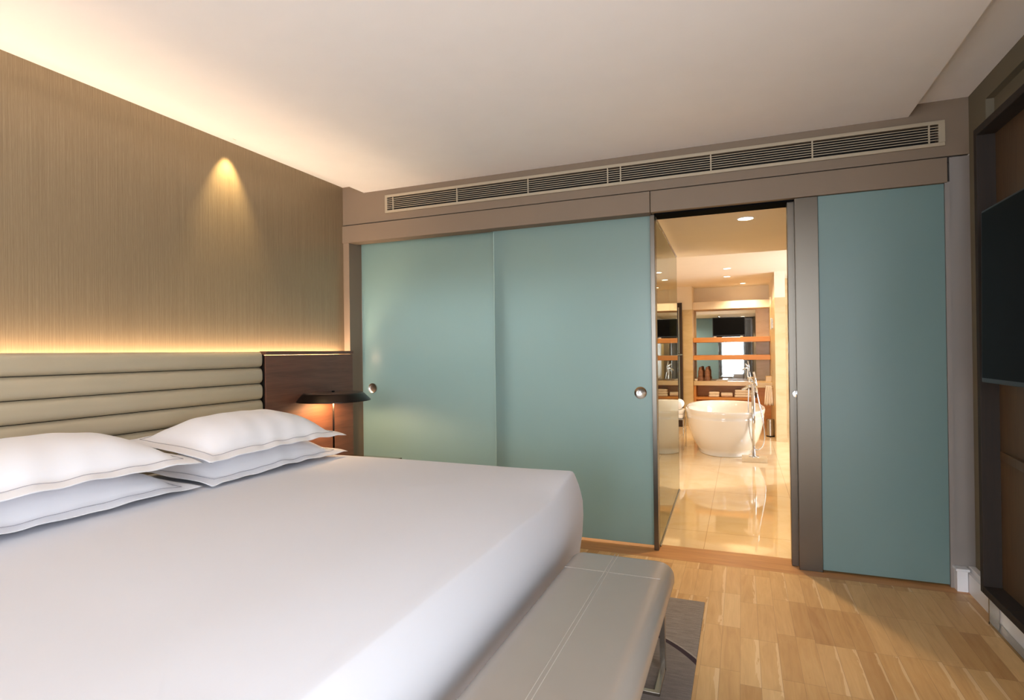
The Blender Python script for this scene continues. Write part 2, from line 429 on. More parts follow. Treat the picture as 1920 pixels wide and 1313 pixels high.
# glass wall surround ------------------------------------------------
m = MB(); m.box(0, 4.092, 0, 0.2, 2.330, 2.407); m.box(0, 4.092, 0, 0.2, 2.506, 2.75); m.box(0, .426, 0, .2, 2.407, 2.506); m.box(3.954, 4.092, 0, .2, 2.407, 2.506)
m.box(.426, 3.954, .12, .2, 2.407, 2.506)
struct(m.build('wall_back', 'taupe'), 'taupe bulkhead above the glass doors')
m = MB(); m.box(0.02, 4.05, 0.01, 0.2, 2.30, 2.332)
struct(m.build('trim_1', 'gap_shade'))
struct(B(0.0, 2.414, -0.012, 0.10, 2.186, 2.322, bev=.003).build('trim_2', 'taupe'), 'left taupe header board over the sliding glass')
struct(B(2.418, 3.992, -0.012, 0.10, 2.186, 2.322, bev=.003).build('trim_3', 'taupe'), 'right taupe header board over the doorway')
struct(B(0.0, 3.99, 0.10, 0.2, 2.20, 2.33).build('trim_4', 'gap_shade'))
struct(B(2.435, 3.26, 0.03, 0.185, 2.178, 2.1865).build('trim_5', 'black'), 'black track above the open doorway')
struct(B(0.0, 0.057, -0.002, 0.2, 0, 2.20, bev=.002).build('trim_6', 'taupe'), 'taupe jamb post beside the headboard wall')
struct(B(3.980, 4.003, -0.006, 0.12, 0, 2.19).build('trim_7', 'greige'), 'slim light strip at the right end of the glass')
struct(B(4.003, 4.3, 0.0, 0.12, 0, 2.322).build('wall_back_return', 'greige'), 'narrow grey wall between the glass and the media unit')

# baseboards
def bboard(m, pts, h=0.125):
    pass
m = MB(); m.box(3.995, 4.042, -0.052, -0.002, 0, 0.108); m.box(3.988, 4.05, -0.06, -0.001, 0.108, 0.122, bev=.003)
struct(m.build('baseboard_back', 'white_trim'), 'white baseboard return at the corner')
m = MB(); m.box(4.045, 4.09, -2.42, -0.001, 0, 0.100); m.box(4.06, 4.091, -2.42, -0.001, 0.100, 0.125, bev=.003)
struct(m.build('baseboard_right', 'white_trim'), 'white moulded baseboard on the right wall')

# glass leaves --------------------------------------------------------
def knob(cx, y, cz, parent, name='handle', r=0.040):
    m = MB(); m.lathe([(r * .2, -0.002), (r * .75, -0.004), (r, -0.012), (r, 0.0)], (cx, y, cz), 40, 'y')
    return m.build(name, 'spun', parent, autosmooth=40)
def glass_leaf(name, x0, x1, y, z0=0.018, z1=2.215, label=''):
    o = B(x0, x1, y, y + .012, z0, z1, bev=.0015).build(name, 'frost'); struct(o, label); return o
d1 = glass_leaf('door_1', 0.062, 1.36, 0.150, label='frosted teal sliding glass door beside the headboard wall')
knob(0.165, 0.148, 1.022, d1)
d2 = glass_leaf('door_2', 1.275, 2.404, 0.090, label='frosted teal sliding glass door next to the open doorway')
knob(2.325, 0.088, 1.02, d2)
B(1.2722, 1.2752, .089, .103, .018, 2.215).build('glass_edge', 'glassbright', d2)
d2b = B(2.405, 2.434, 0.045, 0.115, 0, 2.182, bev=.002).build('edge_post', 'steel', d2)
d3 = glass_leaf('door_3', 3.372, 3.979, 0.004, 0.012, 2.184, 'fixed frosted teal glass panel right of the doorway')
struct(B(3.248, 3.371, -0.004, 0.05, 0, 2.184, bev=.002).build('door_post', 'steel'), 'wide brushed steel post right of the doorway')
d4 = struct(B(3.212, 3.262, 0.052, 0.12, 0, 2.184, bev=.002).build('door_4', 'steel'), 'edge of the pocketed door with a small chrome pull')
m = MB(); m.lathe([(.012, 0), (.012, -.02), (.019, -.024), (.019, -.032), (.005, -.034)], (3.246, .052, 1.03), 24, 'y'); m.build('handle', 'chrome', d4, autosmooth=40)
struct(B(3.262, 4.3, 0.052, 0.20, 0, 2.33).build('wall_back_pocket', 'greige'))

# air grille ------------------------------------------------------------
g = thing('air_vent', (2.19, 0, 2.386), 'long beige slotted air vent in the bulkhead over the glass doors', 'air vent')
gx0, gx1, gz0, gz1 = 0.406, 3.984, 2.387, 2.526; fw = 0.020
m = MB(); m.box(gx0, gx1, -.012, -.001, gz0, gz0 + fw, bev=.002); m.box(gx0, gx1, -.012, -.001, gz1 - fw, gz1, bev=.002)
m.box(gx0, gx0 + fw, -.012, -.001, gz0 + fw, gz1 - fw); m.box(gx1 - fw - .01, gx1, -.012, -.001, gz0 + fw, gz1 - fw)
m.build('frame', 'grille', g)
m = MB(); m.box(gx0 + fw + .001, gx1 - fw - .011, .045, .05, gz0 + fw + .001, gz1 - fw - .001)
m.box(gx0 + fw + .001, gx1 - fw - .011, .0, .045, gz0 + fw + .0003, gz0 + fw + .0012); m.build('cavity_shade', 'vent_shade', g)  # dark sheet painted as the shade behind the louvres
m = MB(); ns = 7
for k in range(1, ns):
    z = gz0 + fw + (gz1 - gz0 - 2 * fw) * k / ns
    m.box(gx0 + fw, gx1 - fw, -.0100, -.0055, z - .0020, z + .0020)
m.build('louvres', 'grille', g)
for x in (0.478, 1.029, 1.584, 2.144, 2.229, 2.788, 3.346, 3.912):
    B(x - .004, x + .004, -.011, -.003, gz0 + fw, gz1 - fw).build('divider', 'grille', g)

# ================================================================== MEDIA UNIT, TV
mu = thing('media_unit', (4.04, -1.4, 0), 'tall dark oak framed media unit on the right wall', 'cabinet')
y1, y0 = -0.405, -2.38
m = MB(); m.box(3.985, 4.09, y1 - .035, y1, .140, 2.325, bev=.003); m.box(3.985, 4.09, y0, y0 + .035, .140, 2.325, bev=.003)
m.box(3.985, 4.09, y0 + .035, y1 - .035, .140, .175, bev=.003); m.box(3.985, 4.09, y0 + .035, y1 - .035, 2.29, 2.325, bev=.003)
m.build('frame', 'darkoak', mu)
B(4.058, 4.085, y0 + .03, y1 - .03, .16, 2.30).build('back_panel', 'oakback', mu)
m = MB(); L = [(4.056, y1 - .036), (4.075, y1 - .036), (4.075, -2.3), (3.995, -2.3), (3.995, -1.6), (4.028, -0.75)]
m.loops([[(a, b_, .772) for a, b_ in L], [(a, b_, .812) for a, b_ in L]])
m.build('shelf', 'oakback', mu)
def sled(yc):
    m = MB(); yA, yB_ = yc, yc - .75
    for y in (yA, yB_): m.box(4.005, 4.043, y - .012, y, 0.0, .142, bev=.001)
    m.box(4.005, 4.043, yB_, yA, 0.0, .014, bev=.001); return m
sled(-0.435).build('leg', 'nickel', mu); sled(-1.60).build('leg', 'nickel', mu)
tv = thing('television', (3.9, -1.4, 1.147), 'large black flat television mounted on the media unit', 'television')
rt = Matrix.Rotation(math.radians(0.6), 3, 'Y'); pv = Vector((3.9, -1.4, 1.5))
B(3.898, 3.94, -2.03, -0.748, 1.147, 1.872, bev=.004, rot=rt, piv=pv).build('housing', 'tvbezel', tv)
B(3.8962, 3.899, -2.018, -0.760, 1.166, 1.862, rot=rt, piv=pv).build('screen', 'screen', tv)
m = MB(); m.box(3.94, 4.058, -1.5, -1.3, 1.40, 1.62); m.build('wall_bracket', 'black', tv)

# ================================================================== HEADBOARD
led = B(0.012, 0.040, -4.06, -0.062, 1.262, 1.272).build('led_strip', 'led'); tag(led, 'glowing warm light strip hidden behind the top of the headboard', 'light strip')
m = MB(); 
hb = thing('headboard', (0.08, -2.2, 0.0), 'taupe leather headboard with wide horizontal channels', 'headboard')
B(0.045, 0.085, -3.25, -0.955, 0.0, 1.318).build('backing', 'darkoak', hb)
zt = 1.325
for k in range(7):
    za, zb = zt - .1022 * (k + 1) + .0015, zt - .1022 * k - .0015
    n = 12; prof = []
    for i in range(n + 1):
        tt = -1 + 2 * i / n; prof.append((0.088 + .035 * (1 - abs(tt) ** 3.2) ** .5, (za + zb) / 2 + (zb - za) / 2 * tt))
    prof = [(0.086, za)] + prof[1:-1] + [(0.086, zb)]
    loops = []
    for (yy, s_) in ((-3.26, 1), (-0.975, 1), (-0.962, .85), (-0.953, .5), (-0.949, 0.1)):
        loops.append([(0.086 + (x - 0.086) * s_, yy, (za + zb) / 2 + (z - (za + zb) / 2) * (1 if s_ > .9 else .97 + .03 * s_)) for x, z in prof])
    MB().loops(loops).build('channel_cushion', 'leather', hb, autosmooth=50)
def backboard(ya, yb, lbl):
    wp = thing('bedside_backboard', (0.09, (ya + yb) / 2, 0), lbl, 'backboard')
    B(0.075, 0.118, ya + .005, yb - .004, 0.0, 1.300, bev=.002).build('board', 'walnut', wp)
    B(0.070, 0.124, ya, yb, 1.303, 1.326, bev=.002).build('top_rail', 'walnut', wp)
    return wp
wp = backboard(-0.940, -0.048, 'dark walnut panel between the headboard and the frosted glass')
backboard(-4.10, -3.265, 'unseen walnut panel added to block strip light past the headboard')  # out of view, added so the strip's light cannot leak onto the bed
B(0.0, 0.07, -4.10, -4.08, 0.0, 1.303).build('spill_cap', 'walnut', bpy.data.objects['bedside_backboard.001'])  # unseen, added to close the light strip's open end
B(0.07, 0.108, -0.949, -0.937, 0.0, 1.303).build('edge_strip', 'darkbronze', wp)

# ================================================================== BED
bed = thing('bed', (1.2, -1.95, 0), 'wide bed with smooth white bedding against the leather headboard', 'bed')
B(0.14, 2.10, -3.18, -0.97, 0.05, 0.30, bev=.02).build('base', 'darkoak', bed)
def duvet():
    FX, Y0, Y1, ZT = 2.155, -3.22, -0.957, .700
    wall = [(.01, .10), (.020, .20), (.030, .31), (.042, .39), (.047, .48), (.045, .55), (.036, .595), (.027, .63), (.016, .66), (.006, .685)]
    L = [rr_loop(.135, FX + o, Y0 - o * .3, Y1 + o * .3, .014, z, 4) for o, z in wall]
    for i in (.0015, .008, .02, .04, .07, .10, .14, .19, .25, .31, .38):
        L.append(rr_loop(.135 + i * .2, FX - i, Y0 + i, Y1 - i, .012, ZT - .006 * max(0, 1 - i / .02) ** 2 * 1.0, 4))
    base = L[-1]; cx, cy = 1.1, -2.10
    for s_ in (.9, .8, .66, .5, .32, .14):
        L.append([(cx + (x - cx) * s_, cy + (y - cy) * s_, ZT + .012 * (1 - s_ ** 2)) for x, y, z in base])
    def sub(loop):       # add points along the long straight edges
        out = []
        for k in range(len(loop)):
            p, q = Vector(loop[k]), Vector(loop[(k + 1) % len(loop)]); n = 30 if (q - p).length > .2 else 1
            for j in range(n): out.append(p.lerp(q, j / n))
        return out
    def sm(t): t = max(0, min(1, t)); return t * t * (3 - 2 * t)
    def warp(p):
        x, y, z = p; w_ = sm(min(Y1 - y, y - Y0 + .2) / .45); d = max(0, FX - x)
        up = max(0, min(1, (z - .5) / .2))
        if d < .36: z -= .048 * w_ * (1 - d / .36) ** 2 * up
        if d < .01: x += .032 * w_ * math.exp(-((z - .54) / .16) ** 2)
        z += .0025 * math.sin(3.1 * x + 1.7 * y) * sm(d / .3) * (1 if z > .69 else 0)
        return (x, y, z)
    b = MB(); b.loops([[warp(p) for p in sub(q)] for q in L], cap0=False, cap1=True)
    bmesh.ops.recalc_face_normals(b.bm, faces=b.bm.faces)
    return b
duvet().build('duvet', 'cotton', bed, autosmooth=60)

def pillow(loc, a, b_, hu, hd, label, tilt=0.0, yaw=0.0, seed=0, fl=0.068, droop=0.02):
    root = thing('pillow', loc, label, 'pillow', 'white pillows stacked at the headboard')
    rnd = random.Random(seed); ph = [rnd.uniform(0, 6) for _ in range(8)]
    R = Matrix.Rotation(yaw, 3, 'Z') @ Matrix.Rotation(tilt, 3, 'Y')
    N = 44; Mm = 60
    def shape(u, v, up):
        x = a * u; y = b_ * v
        # slight concave sides
        x *= 1 - .035 * (1 - v * v); y *= 1 - .02 * (1 - u * u)
        iu = a / (a - fl); iv = b_ / (b_ - fl)
        s_, t_ = min(1, abs(u) * iu), min(1, abs(v) * iv)
        P = ((1 - s_ ** 2.8) ** .72) * ((1 - t_ ** 3.2) ** .66)
        z = (hu if up else -hd) * P
        wr = .0035 * math.sin(u * 5 + ph[0] + 3 * v) * math.sin(v * 9 + ph[1]) + .002 * math.sin(v * 21 + ph[2] + u * 3)
        edge = max(s_, t_)
        z += wr * (1 - .5 * P) + (0.0022 if up else -0.0022)
        z += -droop * (max(abs(u), 0) ** 6 * .5 + abs(v) ** 6 * .5) + .0025 * math.sin(v * 5.0 + ph[3]) * abs(u) ** 4
        if up: z += .0035 * math.sin(17 * v + 6 * u + ph[4]) * (max(0, edge - .55))
        return Vector((x, y, z))
    bm = bmesh.new(); top = {}; bot = {}
    for i in range(N + 1):
        for j in range(Mm + 1):
            u = -1 + 2 * i / N; v = -1 + 2 * j / Mm
            u = math.sin(u * PI / 2) * .35 + u * .65; v = math.sin(v * PI / 2) * .35 + v * .65
            edge = i in (0, N) or j in (0, Mm)
            p = shape(u, v, True); top[i, j] = bm.verts.new(R @ p)
            if edge: bot[i, j] = top[i, j]
            else: bot[i, j] = bm.verts.new(R @ shape(u, v, False))
    for i in range(N):
        for j in range(Mm):
            bm.faces.new((top[i, j], top[i + 1, j], top[i + 1, j + 1], top[i, j + 1]))
            bm.faces.new((bot[i, j], bot[i, j + 1], bot[i + 1, j + 1], bot[i + 1, j]))
    m = MB(); m.bm.free(); m.bm = bm; bmesh.ops.translate(bm, vec=loc, verts=bm.verts)
    m.build('pillowcase', 'cottonp', root, smooth=True)
    pts = []; su, sv = 1 - fl * .80 / a, 1 - fl * .80 / b_
    K = 40
    for k in range(K): pts.append((su, -sv + 2 * sv * k / K))
    for k in range(20): pts.append((su - 2 * su * k / 20, sv))
    for k in range(K): pts.append((-su, sv - 2 * sv * k / K))
    for k in range(20): pts.append((-su + 2 * su * k / 20, -sv))
    m = MB(); m.tube([R @ (shape(u, v, True) + Vector((0, 0, .0022))) + Vector(loc) for u, v in pts], .0014, 6, closed=True)
    m.build('stitching', 'stitch', root, smooth=True)
    return root
pillow((0.47, -1.42, 0.752), .295, .47, .092, .030, 'lower pillow of the stack beside the bedside lamp', tilt=.05, seed=1)
pillow((0.47, -1.43, 0.880), .300, .47, .112, .026, 'upper pillow of the stack beside the bedside lamp', tilt=.11, yaw=.0, seed=2, droop=.03)
pillow((0.44, -2.45, 0.755), .300, .53, .092, .032, 'lower pillow of the stack farther from the lamp', tilt=.05, seed=3)
pillow((0.47, -2.47, 0.890), .310, .53, .108, .028, 'upper pillow of the stack farther from the lamp', tilt=.09, yaw=.02, seed=4, droop=.03)

# ================================================================== BENCH
bn = thing('bench', (2.49, -2.2, 0), 'silver grey leather bench at the foot of the bed', 'bench')
bx0, bx1, by0, by1, bz0, bz1 = 2.268, 2.692, -3.15, -1.375, .355, .462
def cushion():
    prof = []
    n = 8; r = .060; loops = []
    for i in range(n + 1):
        a = -PI / 2 + PI / 2 * i / n; loops.append((r * .6 * (1 - math.cos(a)), bz0 + r * .6 * (1 + math.sin(a))))
    for i in range(n + 1):
        a = PI / 2 * i / n; loops.append((r * (1 - math.cos(a)), bz1 - r + r * math.sin(a)))
    return [rr_loop(bx0 + d, bx1 - d, by0 + d, by1 - d, max(.05 - d * .6, .012), z, 8) for d, z in loops]
MB().loops(cushion()).build('seat', 'bench', bn, autosmooth=60)
m = MB()
for dx in (-.007, .007): m.tube([(2.462 + dx, by1 - .03, bz1 + .0002), (2.462 + dx, by0 + .03, bz1 + .0002)], .0012, 6)
m.build('stitched_seam', 'benchstitch', bn)
m = MB(); m.tube([(bx0 + .03, -1.605, bz1 - .0004), (bx1 - .03, -1.605, bz1 - .0004)], .0012, 6); m.build('cross_seam', 'bench', bn)
def bleg(yv, yr):
    m = MB(); t_ = .022
    for x in (2.32, 2.628): m.box(x, x + t_, yv - .010, yv + .010, 0.012, .36, bev=.001); m.box(x, x + t_, min(yv, yr) - .010, max(yv, yr) + .010, 0.011, .024, bev=.001)
    m.box(2.32, 2.65, yr - .010, yr + .010, 0.0112, .0242, bev=.001)
    return m
bleg(-1.39, -1.565).build('leg', 'nickel', bn); bleg(-3.12, -2.95).build('leg', 'nickel', bn)

rug = B(1.4, 2.758, -3.6, -0.672, 0.0, 0.011, bev=.003).build('rug', 'rug'); tag(rug, 'grey wool rug with dark curved line under the bench', 'rug')

# ================================================================== NIGHTSTAND, LAMP
ns_ = thing('nightstand', (0.36, -0.5, 0), 'bronze glass topped nightstand beside the bed', 'nightstand')
B(0.13, 0.58, -0.88, -0.13, 0.10, 0.508, bev=.004).build('body', 'walnut', ns_)
B(0.125, 0.60, -0.90, -0.115, 0.510, 0.528, bev=.002).build('top', 'bronzeglass', ns_)
for z0_, z1_ in ((.12, .30), (.31, .49)):
    dr = B(0.582, 0.596, -0.87, -0.14, z0_, z1_, bev=.002).build('drawer', 'walnut', ns_)
    B(0.598, 0.612, -0.56, -0.45, (z0_ + z1_) / 2 - .006, (z0_ + z1_) / 2 + .006).build('handle', 'darkbronze', dr)
for x in (.15, .54):
    for y in (-.86, -.15): B(x, x + .03, y - .015, y + .015, 0, .10).build('leg', 'darkbronze', ns_)
lp = thing('bedside_lamp', (0.252, -0.45, 0.528), 'dark bronze disc shaded lamp on the nightstand', 'lamp')
c = (0.252, -0.45, 0)
m = MB(); m.lathe([(.0, .528), (.085, .528), (.088, .534), (.085, .540), (.010, .545), (.0, .545)], c, 48, closed_ends=False); m.build('base', 'darkbronze', lp, autosmooth=40)
m = MB(); m.tube([(c[0], c[1], .54), (c[0], c[1], 1.005)], .0068, 16); m.build('pole', 'darkbronze', lp, smooth=True)
m = MB(); m.lathe([(0.0, 1.030), (.10, 1.030), (.205, 1.027), (.216, 1.020), (.258, .978), (.258, .972), (.252, .974), (.212, 1.012), (.0, 1.020)], c, 72, closed_ends=False)
m.build('lamp_shade', 'darkbronze', lp, autosmooth=35)
m = MB(); m.lathe([(0.0, 1.0325), (.203, 1.0305), (.205, 1.0285), (0, 1.0285)], c, 72, closed_ends=False); m.build('shade_top', 'shade', lp, autosmooth=35)
m = MB(); m.lathe([(.0, 1.042), (.010, 1.042), (.010, 1.029)], c, 20, closed_ends=False); m.build('finial', 'black', lp)
m = MB(); m.lathe([(.03, 1.004), (.07, 1.004), (.07, 1.010), (.03, 1.010)], c, 30, closed_ends=False); m.build('bulb', emis('lamp_bulb', (1, .62, .3, 1), 14), lp)
spot('bedside_lamp_light', (0.252, -0.45, 0.998), (0, 0, -1), 32, (1, .60, .28), 168, 0.3, 0.05)

# wall washer hidden in the ceiling slot above the headboard
dl = thing('wall_washer', (0.10, -1.114, 2.62), 'small recessed spotlight in the ceiling slot above the bed', 'light')
m = MB(); m.lathe([(.028, 0.0), (.034, 0.0), (.034, .003), (.028, .003)], (0.10, -1.114, 2.6325), 30, closed_ends=False); m.build('trim_ring', 'grille', dl)
spot('wall_washer_light', (0.095, -1.114, 2.622), (-0.25, 0, -1), 34, (1, .74, .36), 62, 0.85, 0.012)

# ================================================================== BATHROOM SHELL
struct(B(-0.1, 5.3, 0.175, 7.2, -0.1, 0.0).build('floor_bathroom', 'bathfloor'), 'polished cream tile floor of the bathroom')
ZC1, YE, ZC2 = 2.205, 2.06, 2.38
m = MB(); m.box(-0.1, 5.3, 0.2, YE, ZC1, 2.6)
struct(m.build('ceiling_bathroom', 'bathceil'), 'low ceiling just inside the bathroom doorway')
struct(B(-0.1, 5.3, YE, 7.2, ZC2, 2.6).build('ceiling_bathroom_raised', 'bathceil'), 'higher bathroom ceiling above the tub')
struct(B(-0.1, 5.3, 6.92, 7.1, 0, ZC2).build('wall_bathroom_back', 'stonewall'))
struct(B(-0.2, -0.1, 0.2, 7.1, 0, ZC2 + .1).build('wall_bathroom_left', 'stonewall'))
struct(B(3.42, 3.56, 0.2, 2.45, 0, ZC1).build('wall_bathroom_right', 'stonewall'))
# right wall with window
m = MB(); m.box(5.2, 5.3, 0.2, 3.0, 0, 2.4); m.box(5.2, 5.3, 5.0, 7.1, 0, 2.4); m.box(5.2, 5.3, 3, 5, 0, .55); m.box(5.2, 5.3, 3, 5, 2.15, 2.4)
struct(m.build('wall_bathroom_window', 'stonewall'))
struct(B(5.22, 5.26, 3.0, 5.0, .55, 2.15).build('window_2', 'sheer'))
# stone pier right of the vanity, with painted top
struct(B(3.385, 3.52, 5.08, 6.92, 0, 2.02).build('trim_8', 'stonewall'), 'cream stone pier right of the vanity')
struct(B(3.385, 3.52, 5.08, 6.92, 2.02, ZC2).build('trim_9', 'bathceil'))
struct(B(3.52, 5.2, 6.0, 6.1, 0, ZC2).build('wall_bathroom_side', 'stonewall'))
# left pier and beams above the vanity
struct(B(2.02, 2.175, 6.42, 6.92, 0, 1.985).build('trim_10', 'stonewall'), 'cream stone pier left of the vanity')
struct(B(1.90, 2.175, 6.42, 6.92, 1.985, ZC2).build('trim_11', 'bathceil'))
struct(B(2.175, 3.385, 6.84, 6.92, 2.12, ZC2).build('trim_13', 'bathceil'))
struct(B(2.175, 3.385, 6.60, 6.92, 1.992, 2.12).build('trim_12', 'bathceil'), 'white beam over the bathroom mirror')

# glass partition
gp = thing('glass_partition', (2.40, 0.95, 0), 'clear greenish glass panel just inside the bathroom doorway', 'glass panel')
m = MB(); b = bmesh.new()
P = [(2.424, .12), (2.434, .12), (2.396, 1.75), (2.386, 1.75)]
m.loops([[(x, y, .004) for x, y in P], [(x, y, 2.165) for x, y in P]]); m.build('pane', 'glass', gp)
B(2.3835, 2.3965, 1.7505, 1.762, .0, 2.175).build('edge_seal', 'glassedge', gp)
m = MB(); m.tube([(2.4355, .12, .008), (2.3975, 1.75, .008)], .006, 8); m.build('floor_seal', 'glassedge', gp)
m = MB(); m.tube([(2.4345, .12, 2.168), (2.396, 1.75, 2.168)], .007, 8); m.build('top_channel', 'glassedge', gp)

# downlights
def downlight(x, y, z, r, label, power, deg=100, blend=.5):
    t = thing('downlight', (x, y, z), label, 'light', 'bathroom ceiling downlights')
    m = MB(); m.lathe([(r, -.004), (r + .010, -.003), (r + .010, 0), (r, 0)], (x, y, z), 36, closed_ends=False); m.build('trim_ring', 'white_trim', t)
    m = MB(); m.lathe([(.0, -.003), (r, -.003)], (x, y, z), 36, closed_ends=False); m.build('lens', 'lens', t)
    spot('downlight_beam', (x, y, z - .006), (0, 0, -1), power * (1.4 if r > .046 else 1.7), WARM2, deg, blend, r * .7)
    return t
downlight(2.986, .528, ZC1, .050, 'largest downlight, in the low ceiling just inside the doorway', 84, 92, .35)
downlight(2.779, 4.40, ZC2, .045, 'upper of the two paired downlights above the tub', 30, 130, .6)
downlight(2.759, 5.30, ZC2, .045, 'lower of the two paired downlights above the tub', 46, 160, .6)
downlight(2.98, 6.35, ZC2, .040, 'small downlight nearest the vanity mirror', 35, 130, .6)
for x_ in (0.55, 1.55):
    spot('frost_backlight', (x_, 1.25, ZC1 - .01), (0, 0, -1), 120, (1.0, .92, .85), 165, .5, .06)  # unseen lamps added to light the frosted leaves from behind
spot('tub_side_light', (1.3, 4.2, ZC2 - .01), (0, 0, -1), 18, WARM2, 150, .6, .05)

# vanity wall
mir = B(2.205, 3.175, 6.900, 6.915, .780, 1.99).build('mirror', 'mirror'); tag(mir, 'tall wall mirror behind the vanity shelves', 'mirror')
van = thing('vanity', (2.78, 6.7, 0), 'stone topped vanity with open towel shelf under the mirror', 'vanity')
m = MB(); m.box(2.178, 3.383, 6.50, 6.90, .690, .765, bev=.004)
m.build('countertop', 'counter', van)
m = MB(); m.box(2.178, 2.215, 6.52, 6.90, 0, .69); m.box(3.17, 3.383, 6.52, 6.90, 0, .69); m.box(2.215, 3.17, 6.52, 6.90, .455, .492); m.box(2.215, 3.17, 6.86, 6.90, 0, .69)
m.build('cabinet', 'shelfwood', van)
B(3.05, 3.384, 5.9, 6.5, .70, .78, bev=.004).build('side_counter', 'counter', van)
B(3.30, 3.384, 6.2, 6.50, .76, .86, bev=.004).build('raised_ledge', 'counter', van)
for z, lb in ((1.505, 'upper orange wood shelf carrying the small television'), (1.203, 'lower orange wood shelf crossing the mirror')):
    s_ = B(2.178, 3.383, 6.50, 6.895, z - .080, z, bev=.002).build('shelf', 'shelfwood'); tag(s_, lb, 'shelf')
tv2 = thing('television', (2.75, 6.68, 1.503), 'small black television on the upper bathroom shelf', 'television')
rz = Matrix.Rotation(math.radians(-2), 3, 'Z')
B(2.49, 3.01, 6.62, 6.66, 1.520, 1.848, bev=.006, rot=rz).build('housing', 'tvbezel', tv2)
B(2.502, 2.998, 6.6165, 6.622, 1.545, 1.836, rot=rz, piv=Vector((2.75, 6.64, 1.68))).build('screen', 'screen', tv2)
for x in (2.53, 2.95): B(x - .02, x + .02, 6.61, 6.67, 1.503, 1.5235).build('foot', 'white_trim', tv2)

# woven canisters
def canister(x, y, label):
    t = thing('woven_canister', (x, y, .765), label, 'canister', 'brown canisters on the vanity')
    pr = []
    for k in range(25):
        h = k / 24; r = .050 + .006 * math.sin(k * PI / 1.5) if h < .28 else (.040 - .012 * max(0, h - .8) / .2 + .003 * math.sin(k * PI / 1.5))
        pr.append((r, h * .20))
    pr = [(0, 0)] + pr + [(0, .20)]
    MB().lathe(pr, (x, y, .765), 28, closed_ends=False).build('body', 'ribbed', t, smooth=True)
    MB().lathe([(0, .2), (.026, .2), (.028, .222), (.018, .236), (0, .24)], (x, y, .765), 24, closed_ends=False).build('lid', 'ribbed', t, smooth=True)
canister(2.285, 6.62, 'brown woven canister on the vanity, beside the left stone pier')
canister(2.395, 6.62, 'brown woven canister on the vanity, farther from the left stone pier')
cup = MB().lathe([(0, 0), (.024, 0), (.028, .035), (.026, .035), (.022, .004), (0, .004)], (2.215, 6.56, .765), 24, closed_ends=False).build('cup', 'porcelain', smooth=True)
tag(cup, 'tiny white cup beside the brown canisters on the vanity', 'cup')
sp = thing('soap_dish', (2.62, 6.72, .765), 'pale oblong soap dish on the vanity in front of the mirror', 'dish')
B(2.54, 2.72, 6.68, 6.76, .766, .785, bev=.006).build('dish', 'porcelain', sp)

# towels
def folded(name, x0, x1, y0, y1, z0, n, th, label, mat='towel', group='towels on the vanity shelf'):
    t = thing(name, ((x0 + x1) / 2, (y0 + y1) / 2, z0), label, 'towel', group)
    for k in range(n):
        j = .004 * ((k * 7) % 3 - 1)
        B(x0 + j, x1 + j, y0 + j, y1, z0 + k * th + .0005, z0 + (k + 1) * th, bev=min(th * .42, .02), seg=4).build('fold', mat, t, autosmooth=60)
    return t
folded('folded_towel', 2.42, 2.59, 6.54, 6.82, .492, 2, .045, 'small folded towel at the left of the vanity shelf', 'cream_towel')
folded('folded_towel', 2.83, 3.15, 6.54, 6.82, .492, 3, .043, 'wide folded towel stack at the right of the vanity shelf', 'cream_towel')
rl = MB()
for r, cz_ in ((.040, .533),):
    prof = [(0, 0), (.034, 0), (.040, .012), (.040, .17), (.034, .182), (0, .182)]
    rl.lathe(prof, (2.615, 6.62, .5325), 30, 'x', closed_ends=False)
tag(rl.build('rolled_towel', 'cream_towel', smooth=True), 'rolled towel between the folded towels under the counter', 'towel', 'towels on the vanity shelf')

# bathtub
tub = thing('bathtub', (2.73, 4.2, 0), 'freestanding white oval bathtub in the middle of the bathroom', 'bathtub')
def oval(rx, ry, z, cx=2.73, cy=4.2, n=64, e=2.35, rot=0.03, tip=0.0):
    out = []
    for k in range(n):
        a = 2 * PI * k / n; ca, sa = math.cos(a), math.sin(a)
        x = rx * math.copysign(abs(ca) ** (2 / e), ca); y = ry * math.copysign(abs(sa) ** (2 / e), sa)
        out.append((cx + x * math.cos(rot) - y * math.sin(rot), cy + x * math.sin(rot) + y * math.cos(rot), z + tip * abs(sa) ** 3))
    return out
TS = [(.31, .60, .0), (.325, .615, .012), (.31, .605, .03), (.36, .68, .09), (.405, .755, .18), (.437, .81, .28), (.457, .845, .38), (.467, .865, .455), (.469, .868, .475), (.466, .862, .480), (.476, .880, .515), (.480, .888, .545), (.478, .886, .560), (.468, .872, .566), (.452, .852, .562), (.438, .83, .545), (.42, .80, .45), (.38, .72, .28), (.32, .60, .15), (.20, .40, .12)]
MB().loops([oval(rx, ry, z) for rx, ry, z in TS]).build('shell', 'porcelain', tub, smooth=True)
MB().lathe([(0, 0), (.03, 0), (.03, -.006), (0, -.008)], (2.34, 4.0, .46), 20, 'x', closed_ends=False).build('overflow_cap', 'chrome', tub, smooth=True)
